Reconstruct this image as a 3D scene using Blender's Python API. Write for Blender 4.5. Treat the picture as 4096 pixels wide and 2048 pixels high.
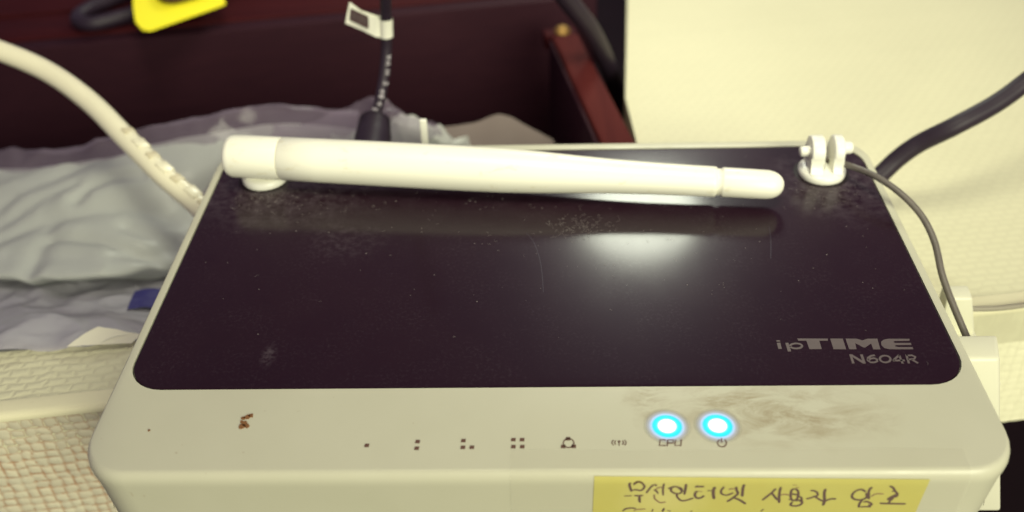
import bpy, bmesh, math, random
from mathutils import Vector, Matrix, noise

for o in list(bpy.data.objects):
    bpy.data.objects.remove(o, do_unlink=True)
scene = bpy.context.scene
COL = scene.collection
MM = 0.001

# ------------------------------------------------------------------ camera
cam_data = bpy.data.cameras.new("camera")
cam = bpy.data.objects.new("camera", cam_data)
COL.objects.link(cam)
scene.camera = cam
right = Vector((0.9994226, 0.0186259, -0.0284168))
up = Vector((0.0110764, 0.6120589, 0.7907346))
fwd = Vector((-0.0321209, 0.7905928, -0.6114992))
m = Matrix((right, up, -fwd)).transposed().to_4x4()
m.translation = Vector((0.0006779, -0.1248088, 0.1257709))
cam.matrix_world = m
cam_data.sensor_width = 36.0
cam_data.lens = 3973 / 4096 * 36.0
cam_data.clip_start = 0.005
cam_data.clip_end = 20.0
cam_data.dof.use_dof = True
cam_data.dof.focus_distance = 0.186
cam_data.dof.aperture_fstop = 12.5

# ------------------------------------------------------------------ world and lamps
world = bpy.data.worlds.new("World")
scene.world = world
world.use_nodes = True
bg = world.node_tree.nodes["Background"]
bg.inputs["Color"].default_value = (0.62, 0.48, 0.70, 1)
bg.inputs["Strength"].default_value = 0.30


def lamp(name, loc, target, size, power, color):
    ld = bpy.data.lights.new(name, 'AREA')
    ld.shape = 'DISK'
    ld.size = size
    ld.energy = power
    ld.color = color
    o = bpy.data.objects.new(name, ld)
    COL.objects.link(o)
    o.location = loc
    d = Vector(target) - Vector(loc)
    o.rotation_euler = d.to_track_quat('-Z', 'Y').to_euler()
    return o


# round room lamp up behind the router: its blurred image lies on the glossy lid
lamp("ceiling_lamp", (0.086, 0.540, 0.330), (0.02, 0.06, 0.0), 0.10, 1.0, (0.95, 1.0, 0.80))
# broad room light from behind the photographer
lamp("room_light", (0.38, -0.66, 0.34), (0.0, 0.05, 0.0), 0.5, 9.2, (0.98, 0.985, 0.71))
# added overhead spot: its beam fades forward in place of the phone's shade
sd = bpy.data.lights.new("added_spot", 'SPOT')
sd.energy = 6.8
sd.color = (1.0, 0.985, 0.73)
sd.spot_size = math.radians(66)
sd.spot_blend = 1.0
sd.shadow_soft_size = 0.09
so = bpy.data.objects.new("added_spot", sd)
COL.objects.link(so)
so.location = (0.02, 0.0, 0.38)
so.rotation_euler = (Vector((0.02, 0.195, 0.0)) - so.location).to_track_quat('-Z', 'Y').to_euler()

scene.view_settings.view_transform = 'Standard'
scene.view_settings.look = 'None'
scene.view_settings.exposure = 0.0
scene.view_settings.gamma = 1.0
scene.view_settings.use_curve_mapping = False
scene.cycles.max_bounces = 8
scene.cycles.transparent_max_bounces = 12
scene.cycles.caustics_reflective = False
scene.cycles.caustics_refractive = False

# ------------------------------------------------------------------ measured outlines, millimetres (x right, y back, z up; lid top is z = 0)
INK_STROKES = [
  (1.2, [(14.23, -2.0), (14.13, -2.59), (14.34, -3.53), (14.6, -4.41)]),
  (1, [(14.82, -2.6), (15.01, -2.13), (15.42, -1.81), (16.04, -2.01), (16.56, -2.88), (16.38, -3.68), (15.93, -4.08), (15.35, -3.87), (14.75, -3.94)]),
  (1.3, [(14.85, -2.4), (15.39, -1.94)]),
  (1, [(13.43, -5.55), (14.64, -5.49)]),
  (1, [(15.04, -5.49), (15.78, -5.46), (16.52, -5.43)]),
  (1.2, [(15.91, -5.57), (15.96, -6.52), (16.09, -7.35)]),
  (0.9, [(16.96, -4.83), (17.34, -3.82), (17.8, -2.82), (18.3, -2.55), (18.5, -2.89)]),
  (0.9, [(18.13, -4.02), (18.48, -4.09), (18.93, -4.97)]),
  (0.7, [(18.3, -3.89), (18.95, -3.29), (19.46, -3.16)]),
  (0.9, [(19.7, -2.23), (19.62, -3.56), (19.78, -5.45)]),
  (0.8, [(18.29, -5.17), (18.39, -6.13), (18.82, -6.81), (19.47, -7.37), (20.33, -7.16)]),
  (1, [(20.44, -3.63), (21.02, -3.23), (21.61, -3.04), (22.33, -3.44), (22.73, -4.11), (22.56, -4.79), (22.01, -4.99), (21.29, -4.65), (20.9, -3.97), (21.11, -3.3)]),
  (1.5, [(22.03, -3.44), (22.42, -3.51), (22.69, -4.18)]),
  (1.2, [(23.28, -2.38), (23.25, -3.58), (23.2, -5.26)]),
  (1, [(21.93, -5.06), (22.17, -6.01), (22.85, -6.83), (23.54, -6.77), (24.8, -6.16)]),
  (1, [(24.72, -3.19), (25.14, -3.06), (26.26, -3.06)]),
  (0.8, [(25.11, -2.66), (25.04, -3.32)]),
  (0.8, [(25.34, -4.33), (26.04, -4.47)]),
  (1.2, [(25.25, -4.26), (24.95, -4.8), (24.97, -5.61), (25.37, -6.16), (25.93, -6.1), (26.48, -5.49)]),
  (1, [(26.84, -4.2), (27.75, -4.21)]),
  (1.4, [(27.99, -3.14), (27.82, -4.01), (27.94, -5.36), (28.18, -6.45)]),
  (1, [(29.45, -3.08), (29.08, -4.15), (29.2, -4.96), (29.82, -5.44)]),
  (1, [(29.82, -5.4), (30.2, -5.41), (30.67, -5.11), (31.14, -4.77)]),
  (0.8, [(30.23, -3.89), (30.59, -3.74), (31.21, -3.7)]),
  (1.2, [(31.37, -3.12), (31.58, -4.14), (31.86, -5.02), (31.17, -6.2), (30.32, -7.19)]),
  (1.2, [(31.48, -6.2), (32.36, -6.71), (33.0, -7.31), (33.5, -7.81)]),
  (1.3, [(32.59, -2.54), (32.51, -3.56), (32.6, -4.93), (32.67, -5.81)]),
  (1.1, [(37.83, -3.64), (37.31, -4.85), (36.68, -5.83), (36.05, -6.82)]),
  (1.1, [(37.31, -4.85), (37.94, -5.84), (38.58, -6.84)]),
  (1.2, [(38.59, -3.25), (38.56, -4.37), (38.68, -5.94), (38.81, -6.74), (38.89, -7.54)]),
  (0.8, [(38.83, -5.45), (39.49, -5.26), (40.28, -5.46)]),
  (1.1, [(40.84, -3.7), (40.46, -4.09), (40.43, -4.97), (40.57, -5.95), (40.98, -6.85), (41.58, -6.65), (41.72, -5.86), (41.62, -4.78), (41.25, -4.0), (40.84, -3.7)]),
  (1.1, [(40.61, -5.17), (41.13, -5.27), (41.64, -5.37)]),
  (1, [(40.32, -6.65), (40.89, -6.7)]),
  (1, [(41.78, -5.86), (42.25, -6.06), (42.52, -6.86)]),
  (1.1, [(41.03, -7.25), (40.83, -8.05), (41.32, -8.35), (42.07, -8.3), (42.58, -7.85), (42.6, -7.15), (42.11, -6.85), (41.37, -6.95)]),
  (1.5, [(42.13, -6.95), (42.57, -7.35)]),
  (0.6, [(40.39, -2.73), (41.08, -2.78)]),
  (0.6, [(40.98, -3.41), (41.53, -3.32)]),
  (1, [(43.49, -4.3), (44.05, -4.3), (44.63, -4.79), (44.86, -5.48), (44.36, -5.87), (43.73, -6.27), (43.13, -6.46)]),
  (1, [(44.41, -5.79), (45.28, -6.6), (46.16, -7.16), (46.65, -6.79), (47.31, -6.48), (48.03, -6.55)]),
  (1.3, [(45.81, -3.78), (45.85, -5.0), (46.17, -6.72), (46.23, -7.6), (46.14, -8.28)]),
  (1.1, [(52.46, -4.67), (51.56, -3.99), (50.72, -4.53), (50.41, -5.63), (50.84, -6.5), (51.76, -6.81), (52.57, -6.51), (52.87, -6.02), (52.59, -4.91)]),
  (1.2, [(53.18, -3.33), (52.9, -4.3), (53.09, -5.53), (53.34, -6.64)]),
  (1.6, [(52.74, -4.91), (53.03, -6.02)]),
  (0.7, [(53.56, -5.96), (54.06, -5.29), (54.82, -5.17), (55.45, -5.23)]),
  (1.1, [(52.3, -6.75), (52.04, -7.87), (52.14, -8.88)]),
  (1.1, [(52.58, -7.38), (53.18, -7.26), (54.01, -7.88), (53.92, -8.26), (53.52, -8.19)]),
  (0.9, [(52.35, -8.69), (53.13, -8.63), (54.09, -8.7)]),
  (1.1, [(55.95, -3.05), (56.6, -3.6), (57.09, -4.45), (57.63, -5.18), (57.67, -5.79), (57.36, -6.16)]),
  (1, [(56.57, -4.57), (57.19, -4.57)]),
  (1.1, [(57.57, -5.3), (56.92, -5.91), (56.4, -6.65), (56.89, -6.53), (57.26, -5.67)]),
  (1.1, [(57.26, -6.04), (56.85, -7.15), (56.72, -7.65)]),
  (1.1, [(55.31, -7.7), (56.2, -7.79), (57.78, -7.84), (59.6, -7.91)]),
  (0.9, [(13.32, -9.63), (13.83, -9.01), (14.71, -8.8), (15.51, -8.94)]),
  (0.7, [(15.18, -9.57), (15.7, -9.22), (17.1, -9.09)]),
  (1, [(18.23, -9.87), (18.3, -9.1)]),
  (1, [(19.94, -9.87), (20.11, -9.1), (20.27, -8.96)]),
  (0.9, [(20.75, -9.46), (21.3, -9.74)]),
  (1, [(24.58, -9.89), (24.91, -9.66)]),
  (1, [(36.17, -9.84), (36.6, -9.19)]),
]
LOGO_POLYS = {
  'idot': [(43.28, 11.43), (43.97, 11.47), (44.03, 11.14), (43.38, 11.11)],
  'istem': [(43.31, 10.78), (43.96, 10.81), (43.93, 9.17), (43.29, 9.16)],
  'pstem': [(44.86, 10.76), (45.42, 10.76), (45.47, 8.47), (44.86, 8.44)],
  'T': [(47.29, 11.9), (52.83, 11.79), (52.73, 11.26), (51.16, 11.28), (51.11, 9.02), (48.88, 9.04), (48.81, 11.3), (47.36, 11.34)],
  'I': [(53.27, 11.8), (55.56, 11.77), (55.48, 8.93), (53.22, 8.97)],
  'M': [(56.07, 11.75), (58.08, 11.72), (58.99, 11.23), (60.05, 11.68), (61.84, 11.66), (61.63, 8.84), (60.35, 8.85), (60.37, 10.39), (59.02, 9.36), (58.67, 9.41), (57.53, 10.52), (57.34, 8.91), (56.03, 8.92)],
  'E': [(67.68, 11.57), (63.81, 11.62), (62.88, 11.37), (62.3, 10.83), (62.11, 9.92), (62.4, 9.19), (63.28, 8.84), (67.51, 8.79), (67.58, 9.34), (65.14, 9.37), (64.57, 9.52), (64.44, 9.71), (64.81, 9.94), (67.54, 9.94), (67.6, 10.45), (64.72, 10.49), (64.48, 10.71), (64.81, 11.02), (67.5, 11.04)],
  'N': [(55.69, 7.56), (56.22, 7.56), (57.59, 5.95), (57.63, 7.54), (58.11, 7.5), (58.05, 5.16), (57.54, 5.16), (56.12, 6.85), (56.08, 5.22), (55.64, 5.24)],
}
LOGO_STROKES = {
  'p': [[(45.57, 9.91), (45.66, 10.11), (45.83, 10.29), (46.08, 10.43), (46.37, 10.53), (46.7, 10.57), (47.01, 10.56), (47.3, 10.48), (47.53, 10.36), (47.68, 10.2), (47.74, 10.01), (47.71, 9.81), (47.58, 9.62), (47.38, 9.45), (47.11, 9.33), (46.8, 9.25), (46.48, 9.23), (46.17, 9.27), (45.91, 9.37), (45.71, 9.51), (45.59, 9.68)]],
  'six': [[(60.24, 7.3), (59.47, 7.13), (58.81, 6.61), (58.61, 5.94), (58.97, 5.45), (59.69, 5.44), (60.23, 5.75), (60.32, 6.24), (59.86, 6.54), (59.22, 6.43), (58.73, 6.01)]],
  'zero': [[(62.73, 6.28), (62.62, 6.01), (62.44, 5.77), (62.19, 5.58), (61.9, 5.46), (61.61, 5.42), (61.33, 5.46), (61.09, 5.59), (60.92, 5.78), (60.84, 6.03), (60.85, 6.3), (60.95, 6.57), (61.13, 6.82), (61.38, 7.01), (61.67, 7.13), (61.97, 7.17), (62.25, 7.13), (62.49, 7.0), (62.66, 6.8), (62.74, 6.55), (62.73, 6.28)]],
  'four': [[(64.55, 5.11), (64.54, 7.25)], [(64.54, 7.25), (63.14, 5.94)], [(63.0, 5.89), (65.17, 5.9)]],
  'R': [[(65.86, 7.41), (65.67, 5.13)], [(65.79, 7.2), (66.82, 7.19), (67.29, 6.81), (66.97, 6.29), (65.78, 6.11)], [(66.45, 6.13), (67.29, 5.15)]],
}
ICON_DOTS =  [[(-29.24, -13.49)], [(-20.8, -12.7), (-20.8, -14.16)], [(-13.13, -12.54), (-13.12, -14.0), (-11.63, -14.01)], [(-4.77, -12.39), (-3.31, -12.4), (-4.74, -13.92), (-3.27, -13.93)], [(4.36, -12.25), (3.52, -13.94), (5.26, -13.92)]]
ICON_STROKES = {
  'ring': [[(5.31, -13.21), (5.27, -13.46), (5.18, -13.7), (5.04, -13.9), (4.85, -14.06), (4.64, -14.15), (4.41, -14.18), (4.19, -14.15), (3.98, -14.05), (3.8, -13.89), (3.67, -13.69), (3.58, -13.45), (3.56, -13.2), (3.6, -12.94), (3.69, -12.71), (3.83, -12.5), (4.02, -12.35), (4.23, -12.25), (4.46, -12.22), (4.69, -12.25), (4.9, -12.35), (5.08, -12.51), (5.21, -12.72), (5.29, -12.96), (5.31, -13.21)]],
  'wifi': [[(12.22, -13.59), (12.16, -13.49), (12.11, -13.39), (12.08, -13.27), (12.08, -13.15), (12.1, -13.04), (12.14, -12.92), (12.2, -12.82), (12.28, -12.72)], [(11.86, -13.7), (11.75, -13.57), (11.67, -13.44), (11.63, -13.3), (11.62, -13.15), (11.65, -13.0), (11.71, -12.86), (11.8, -12.73), (11.93, -12.61)], [(13.38, -12.73), (13.45, -12.82), (13.49, -12.93), (13.52, -13.05), (13.52, -13.16), (13.5, -13.28), (13.46, -13.39), (13.4, -13.5), (13.32, -13.6)], [(13.74, -12.62), (13.85, -12.74), (13.93, -12.88), (13.97, -13.02), (13.98, -13.17), (13.95, -13.31), (13.89, -13.45), (13.79, -13.59), (13.67, -13.71)], [(12.82, -12.92), (12.76, -13.8)], [(12.97, -12.92), (12.92, -13.04), (12.8, -13.09), (12.7, -13.04), (12.66, -12.92), (12.71, -12.8), (12.83, -12.75), (12.93, -12.8), (12.97, -12.92)]],
  'C': [[(20.6, -12.6), (19.63, -12.59), (19.4, -13.84), (20.42, -13.85)]],
  'P': [[(20.66, -13.99), (20.91, -12.6), (21.81, -12.61), (21.73, -13.32), (20.84, -13.31)]],
  'U': [[(22.2, -12.58), (21.95, -13.86), (22.92, -13.87), (23.15, -12.55)]],
  'power': [[(30.23, -12.61), (30.36, -12.74), (30.45, -12.92), (30.49, -13.12), (30.49, -13.34), (30.43, -13.56), (30.32, -13.76), (30.18, -13.94), (30.01, -14.07), (29.82, -14.15), (29.62, -14.18), (29.44, -14.15), (29.27, -14.06), (29.14, -13.93), (29.05, -13.75), (29.0, -13.55), (29.01, -13.33), (29.07, -13.12), (29.17, -12.91), (29.31, -12.74), (29.49, -12.6)], [(29.8, -12.29), (29.71, -13.24)]],
}
LEDS = [(21.1, -9.57), (29.56, -9.53)]
WHITE_CABLE = [(-167.6, 113.1, 18.0), (-158.4, 119.4, 14.0), (-144.9, 117.5, 10.0), (-131.3, 112.8, 6.0), (-117.7, 103.3, 2.0), (-104.6, 90.6, -2.0), (-93.2, 79.9, -6.0), (-83.5, 73.1, -11.0), (-77.1, 66.7, -16.0)]
CORD = [(-30.1, 85.4, 62.0), (-35.7, 103.7, 40.0), (-38.7, 113.4, 24.0), (-40.0, 115.8, 12.0), (-41.1, 113.4, 4.0), (-42.5, 109.2, -2.0), (-43.9, 105.7, -6.0), (-43.7, 98.8, -8.0)]
BLACK_R = [(151.6, 114.2, 26.0), (126.4, 94.2, 18.0), (115.5, 89.9, 10.0), (108.4, 86.9, 6.0), (99.1, 84.0, 2.0), (91.3, 84.9, -4.0), (84.8, 83.3, -10.0), (77.0, 76.7, -16.0)]
BLACK_T = [(-2.7, 158.7, 22.0), (3.5, 151.5, 14.0), (8.5, 153.0, 6.0), (15.3, 159.6, -6.0), (20.6, 168.8, -20.0), (25.3, 180.0, -36.0), (29.7, 193.2, -56.0), (33.9, 207.3, -80.0)]
LOOP = [(-110.7, 230.7, -8.0), (-119.3, 216.1, -11.0), (-129.5, 204.2, -13.5), (-143.7, 191.6, -13.8), (-152.4, 186.8, -13.8), (-158.1, 191.5, -13.8), (-156.7, 200.0, -13.8), (-147.9, 212.7, -13.5), (-138.6, 232.1, -11.0)]
COAX = [(63.2, 71.2, 2.5), (65.8, 69.0, 2.5), (69.3, 64.0, 4.0), (73.2, 58.0, 5.0), (77.3, 52.5, 4.0), (81.0, 48.6, 1.0), (82.7, 43.4, -2.0), (82.7, 36.5, -5.0), (83.7, 31.2, -8.0), (85.0, 25.1, -11.0), (86.5, 22.2, -14.0)]
BAG1 = [
  [(-187.3, 118.7, -34.0), (-160.0, 120.1, -30.0), (-139.2, 115.9, -26.0), (-117.3, 116.5, -22.0), (-95.2, 119.1, -18.0), (-76.7, 127.5, -20.0), (-55.6, 137.1, -28.0)] ,
  [(-180.0, 104.2, -34.0), (-152.8, 104.4, -29.0), (-131.3, 101.9, -25.0), (-111.8, 102.9, -22.0), (-93.3, 108.5, -22.0), (-76.9, 121.8, -28.0), (-56.9, 135.7, -40.0)] ,
  [(-176.3, 95.4, -36.0), (-148.5, 92.7, -31.0), (-126.1, 89.5, -27.0), (-109.6, 91.9, -27.0), (-94.7, 98.7, -30.0), (-77.0, 113.7, -38.0), (-57.1, 128.4, -50.0)] ,
  [(-170.8, 84.5, -36.0), (-142.5, 79.7, -30.0), (-120.8, 75.4, -27.0), (-107.2, 77.3, -28.0), (-94.2, 86.2, -33.0), (-80.1, 97.8, -42.0), (-55.5, 113.2, -54.0)] ,
  [(-166.9, 76.7, -36.0), (-138.9, 70.6, -31.0), (-120.1, 66.5, -29.0), (-106.9, 68.5, -30.0), (-98.0, 78.4, -36.0), (-79.8, 89.0, -45.0), (-54.2, 102.2, -56.0)] ,
  [(-182.8, 96.9, -50.0), (-153.1, 91.4, -46.0), (-132.6, 87.2, -44.0), (-117.9, 89.3, -45.0), (-107.2, 98.4, -50.0), (-86.3, 107.2, -58.0), (-56.8, 114.2, -64.0)] ,
]
BAG2 = [
  [(-186.3, 107.1, -52.0), (-160.0, 104.0, -50.0), (-140.0, 100.2, -48.0), (-122.6, 100.8, -48.0), (-107.7, 106.6, -52.0), (-92.0, 112.5, -56.0)] ,
  [(-167.5, 79.1, -40.0), (-143.8, 76.3, -38.0), (-125.4, 71.9, -36.0), (-109.9, 72.5, -36.0), (-100.8, 80.1, -41.0), (-84.9, 89.2, -48.0)] ,
  [(-158.6, 64.5, -36.0), (-135.6, 61.5, -33.0), (-118.5, 58.2, -31.0), (-103.8, 57.6, -32.0), (-96.7, 63.6, -36.0), (-79.8, 71.0, -44.0)] ,
  [(-146.4, 46.5, -28.0), (-125.4, 44.3, -25.0), (-112.4, 43.0, -24.0), (-100.2, 43.7, -26.0), (-92.4, 48.0, -30.0), (-75.7, 57.4, -40.0)] ,
  [(-137.4, 32.4, -23.0), (-119.9, 33.8, -22.5), (-109.6, 34.7, -22.5), (-99.6, 35.5, -22.5), (-91.1, 38.5, -24.0), (-71.9, 46.6, -34.0)] ,
]
BAG3 = [
  [(-84.2, 127.7, -22.0), (-66.6, 124.9, -18.0), (-55.7, 125.6, -14.0), (-44.7, 123.8, -10.0), (-37.0, 121.6, -14.0), (-29.8, 125.5, -20.0)] ,
  [(-83.9, 123.1, -26.0), (-67.3, 123.8, -24.0), (-55.8, 121.8, -19.0), (-44.6, 118.0, -15.0), (-36.0, 119.0, -19.0), (-28.0, 126.0, -26.0)] ,
  [(-87.0, 125.3, -40.0), (-69.5, 124.0, -38.0), (-57.5, 119.8, -34.0), (-47.1, 121.7, -34.0), (-38.8, 128.5, -40.0), (-27.5, 135.1, -46.0)] ,
]
BAG_CREASES = [
  ([(-126.7, 97.0), (-124.4, 101.4), (-118.4, 103.6), (-110.0, 103.8)], 1.1, 2.0),
  ([(-144.6, 85.4), (-134.6, 90.3), (-122.2, 92.2), (-111.9, 94.2), (-101.6, 92.7)], 1.0, 2.6),
  ([(-131.4, 86.9), (-130.4, 78.2), (-130.0, 68.3)], 1.0, 2.4),
  ([(-128.3, 82.5), (-117.0, 80.5), (-106.6, 77.8), (-94.5, 75.9)], 1.3, 2.0),
  ([(-151.1, 100.4), (-139.4, 108.1), (-124.9, 116.0), (-110.9, 124.3)], 0.7, 3.0),
  ([(-109.4, 86.5), (-100.8, 82.8), (-94.0, 77.5)], 0.9, 2.2),
  ([(-147.8, 92.7), (-140.0, 98.2), (-129.8, 103.8)], 0.6, 2.2),
  ([(-108.6, 74.4), (-101.3, 77.7), (-97.0, 84.5)], 0.8, 2.2),
]


# ------------------------------------------------------------------ node helper
class NT:
    def __init__(self, name):
        self.mat = bpy.data.materials.new(name)
        self.mat.use_nodes = True
        self.t = self.mat.node_tree
        self.bsdf = self.t.nodes["Principled BSDF"]
        self.out = self.t.nodes["Material Output"]
        self.coord = None

    def set(self, **kw):
        for k, v in kw.items():
            self.plug(self.bsdf.inputs[k.replace('_', ' ')], v)
        return self

    def plug(self, sock, v):
        if hasattr(v, 'is_output') or isinstance(v, bpy.types.NodeSocket):
            self.t.links.new(v, sock)
        elif isinstance(v, (tuple, list)) and len(v) == 3 and sock.type == 'RGBA':
            sock.default_value = (*v, 1)
        else:
            sock.default_value = v

    def obj(self):
        if self.coord is None:
            self.coord = self.t.nodes.new("ShaderNodeTexCoord").outputs["Object"]
        return self.coord

    def mapping(self, loc=(0, 0, 0), rot=(0, 0, 0), scale=(1, 1, 1), vec=None):
        n = self.t.nodes.new("ShaderNodeMapping")
        n.inputs["Location"].default_value = loc
        n.inputs["Rotation"].default_value = rot
        n.inputs["Scale"].default_value = scale
        self.t.links.new(vec or self.obj(), n.inputs["Vector"])
        return n.outputs[0]

    def noise(self, scale, detail=3, rough=.5, vec=None, dist=0.0):
        n = self.t.nodes.new("ShaderNodeTexNoise")
        n.inputs["Scale"].default_value = scale
        n.inputs["Detail"].default_value = detail
        n.inputs["Roughness"].default_value = rough
        n.inputs["Distortion"].default_value = dist
        self.t.links.new(vec or self.obj(), n.inputs["Vector"])
        return n

    def math(self, op, a, b=None, clamp=False):
        n = self.t.nodes.new("ShaderNodeMath")
        n.operation = op
        n.use_clamp = clamp
        self.plug(n.inputs[0], a)
        if b is not None:
            self.plug(n.inputs[1], b)
        return n.outputs[0]

    def ramp(self, fac, *stops):
        n = self.t.nodes.new("ShaderNodeValToRGB")
        e = n.color_ramp.elements
        while len(e) < len(stops):
            e.new(0.5)
        for el, (p, c) in zip(e, stops):
            el.position = p
            el.color = (c, c, c, 1) if not isinstance(c, tuple) else (*c, 1)
        self.t.links.new(fac, n.inputs[0])
        return n.outputs[0]

    def mix(self, fac, a, b, blend='MIX'):
        n = self.t.nodes.new("ShaderNodeMix")
        n.data_type = 'RGBA'
        n.blend_type = blend
        self.plug(n.inputs[0], fac)
        self.plug(n.inputs[6], a)
        self.plug(n.inputs[7], b)
        return n.outputs[2]

    def dist(self, p, scale=(1, 1, 1)):
        """distance in metres from point p (mm), axes stretched by scale"""
        v = self.mapping(loc=(-p[0] * MM * scale[0], -p[1] * MM * scale[1], -p[2] * MM * scale[2]), scale=scale)
        n = self.t.nodes.new("ShaderNodeVectorMath")
        n.operation = 'LENGTH'
        self.t.links.new(v, n.inputs[0])
        return n.outputs["Value"]

    def spot(self, p, r, scale=(1, 1, 1), noise_amt=0.0, noise_scale=300):
        """soft blob mask of radius r (mm) round p (mm)"""
        d = self.dist(p, scale)
        if noise_amt:
            n = self.noise(noise_scale, 4, .6)
            d = self.math('ADD', d, self.math('MULTIPLY', self.math('SUBTRACT', n.outputs[0], .5), noise_amt * MM))
        return self.math('SUBTRACT', 1.0, self.math('DIVIDE', d, r * MM), clamp=True)

    def bump(self, height, strength=.3, distance=.001):
        n = self.t.nodes.new("ShaderNodeBump")
        n.inputs["Strength"].default_value = strength
        n.inputs["Distance"].default_value = distance
        self.t.links.new(height, n.inputs["Height"])
        self.t.links.new(n.outputs[0], self.bsdf.inputs["Normal"])
        return self


# ------------------------------------------------------------------ materials
def m_plain(name, col, rough=.4, spec=.5, var=.0, scale=200, **kw):
    n = NT(name)
    if var:
        f = n.noise(scale, 4).outputs[0]
        dark = tuple(c * (1 - var) for c in col)
        n.set(Base_Color=n.mix(f, dark, tuple(min(1, c * (1 + var)) for c in col)))
    else:
        n.set(Base_Color=col)
    n.set(Roughness=rough, **kw)
    n.bsdf.inputs["Specular IOR Level"].default_value = spec
    return n.mat


PLASTIC = (0.70, 0.68, 0.55)


def m_body():
    n = NT("aged_white_plastic")
    base = n.mix(n.noise(60, 3).outputs[0], (0.50, 0.490, 0.365), (0.55, 0.535, 0.41))
    grime = (0.27, 0.20, 0.10)
    # brown smears on the front strip, right of the lights
    sm = n.spot((40, -7, 0), 17, (0.75, 1.9, 1), 10, 130)
    sm2 = n.spot((19, -3, 0), 6, (1.2, .8, 1), 7, 260)
    sm3 = n.spot((33, -4, 0), 9, (.7, 1.6, 1), 8, 260)
    blotch = n.ramp(n.noise(150, 8, .72, vec=n.mapping(rot=(0, 0, .5), scale=(.7, 1.5, 1)), dist=.6).outputs[0], (.43, 0), (.70, 1))
    fac = n.math('MULTIPLY', n.math('MAXIMUM', n.math('MAXIMUM', sm, sm2), sm3), blotch)
    c = n.mix(n.math('MULTIPLY', fac, 1.25, clamp=True), base, grime)
    # thin general soiling and specks
    veil = n.ramp(n.noise(25, 5, .6).outputs[0], (.5, 0), (.9, .35))
    c = n.mix(n.math('MULTIPLY', veil, .35), c, (0.38, 0.36, 0.21))
    spk = n.ramp(n.noise(650, 2, .5).outputs[0], (.74, 0), (.80, .55))
    c = n.mix(spk, c, (0.33, 0.25, 0.15))
    n.set(Base_Color=c, Roughness=n.ramp(n.noise(180, 4).outputs[0], (.3, .30), (.7, .46)))
    n.bsdf.inputs["Specular IOR Level"].default_value = .42
    n.bump(n.noise(2500, 2).outputs[0], .05, .0002)
    return n.mat


def m_panel():
    n = NT("dusty_black_gloss")
    base = (0.0140, 0.0046, 0.0098)
    # dust: fine veil that thickens round both antenna feet and along the back
    fine = n.noise(1500, 5, .7).outputs[0]
    feet = n.math('MAXIMUM', n.spot((-61, 62.5, 0), 20, (.72, 1.2, 1), 16, 160), n.spot((69, 64, 0), 17, (.9, .9, 1), 10, 220))
    band = n.spot((-10, 60, 0), 60, (.55, 4.2, 1), 14, 120)
    patch = n.ramp(n.noise(90, 5, .7).outputs[0], (.40, .0), (.75, 1))
    f1 = n.math('MULTIPLY', n.math('MULTIPLY', feet, n.ramp(n.noise(420, 5, .7).outputs[0], (.40, 0), (.78, 1))), .6)
    f2 = n.math('MULTIPLY', n.math('MULTIPLY', band, patch), .07)
    f3 = n.math('MULTIPLY', n.math('MULTIPLY', patch, n.ramp(fine, (.5, 0), (.8, 1))), .22)
    smudge = n.math('MULTIPLY', n.spot((-42, 44, 0), 11, (1, 1.3, 1), 8, 260), n.ramp(n.noise(600, 4, .7).outputs[0], (.45, 0), (.8, .35)))
    smudge2 = n.math('MULTIPLY', n.spot((-50.5, 8.5, 0), 2.6, (1.4, .7, 1), 1.6, 900), n.ramp(n.noise(900, 3).outputs[0], (.4, 0), (.7, .5)))
    dust = n.math('ADD', n.math('ADD', n.math('ADD', n.math('ADD', f1, f2), f3), smudge), smudge2, clamp=True)
    cloud = n.ramp(n.noise(16, 4, .6).outputs[0], (.35, 0), (.7, 1))
    n.set(Base_Color=n.mix(n.math('MULTIPLY', dust, .55), n.mix(cloud, base, (0.0185, 0.0072, 0.0118)), (0.30, 0.25, 0.28)))
    smear = n.noise(45, 4, .6, vec=n.mapping(scale=(1, .35, 1))).outputs[0]
    r = n.math('ADD', n.ramp(smear, (.3, .115), (.7, .15)), n.math('MULTIPLY', dust, .35), clamp=True)
    # clear lacquer over a slightly hazy plastic: a crisp image with a soft violet bloom round it
    n.set(Roughness=.34, Coat_Roughness=r, Coat_Weight=.75, Coat_IOR=1.28)
    n.bsdf.inputs["Specular IOR Level"].default_value = .065
    n.bsdf.inputs["Specular Tint"].default_value = (0.62, 0.50, 1.0, 1)
    return n.mat


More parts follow.
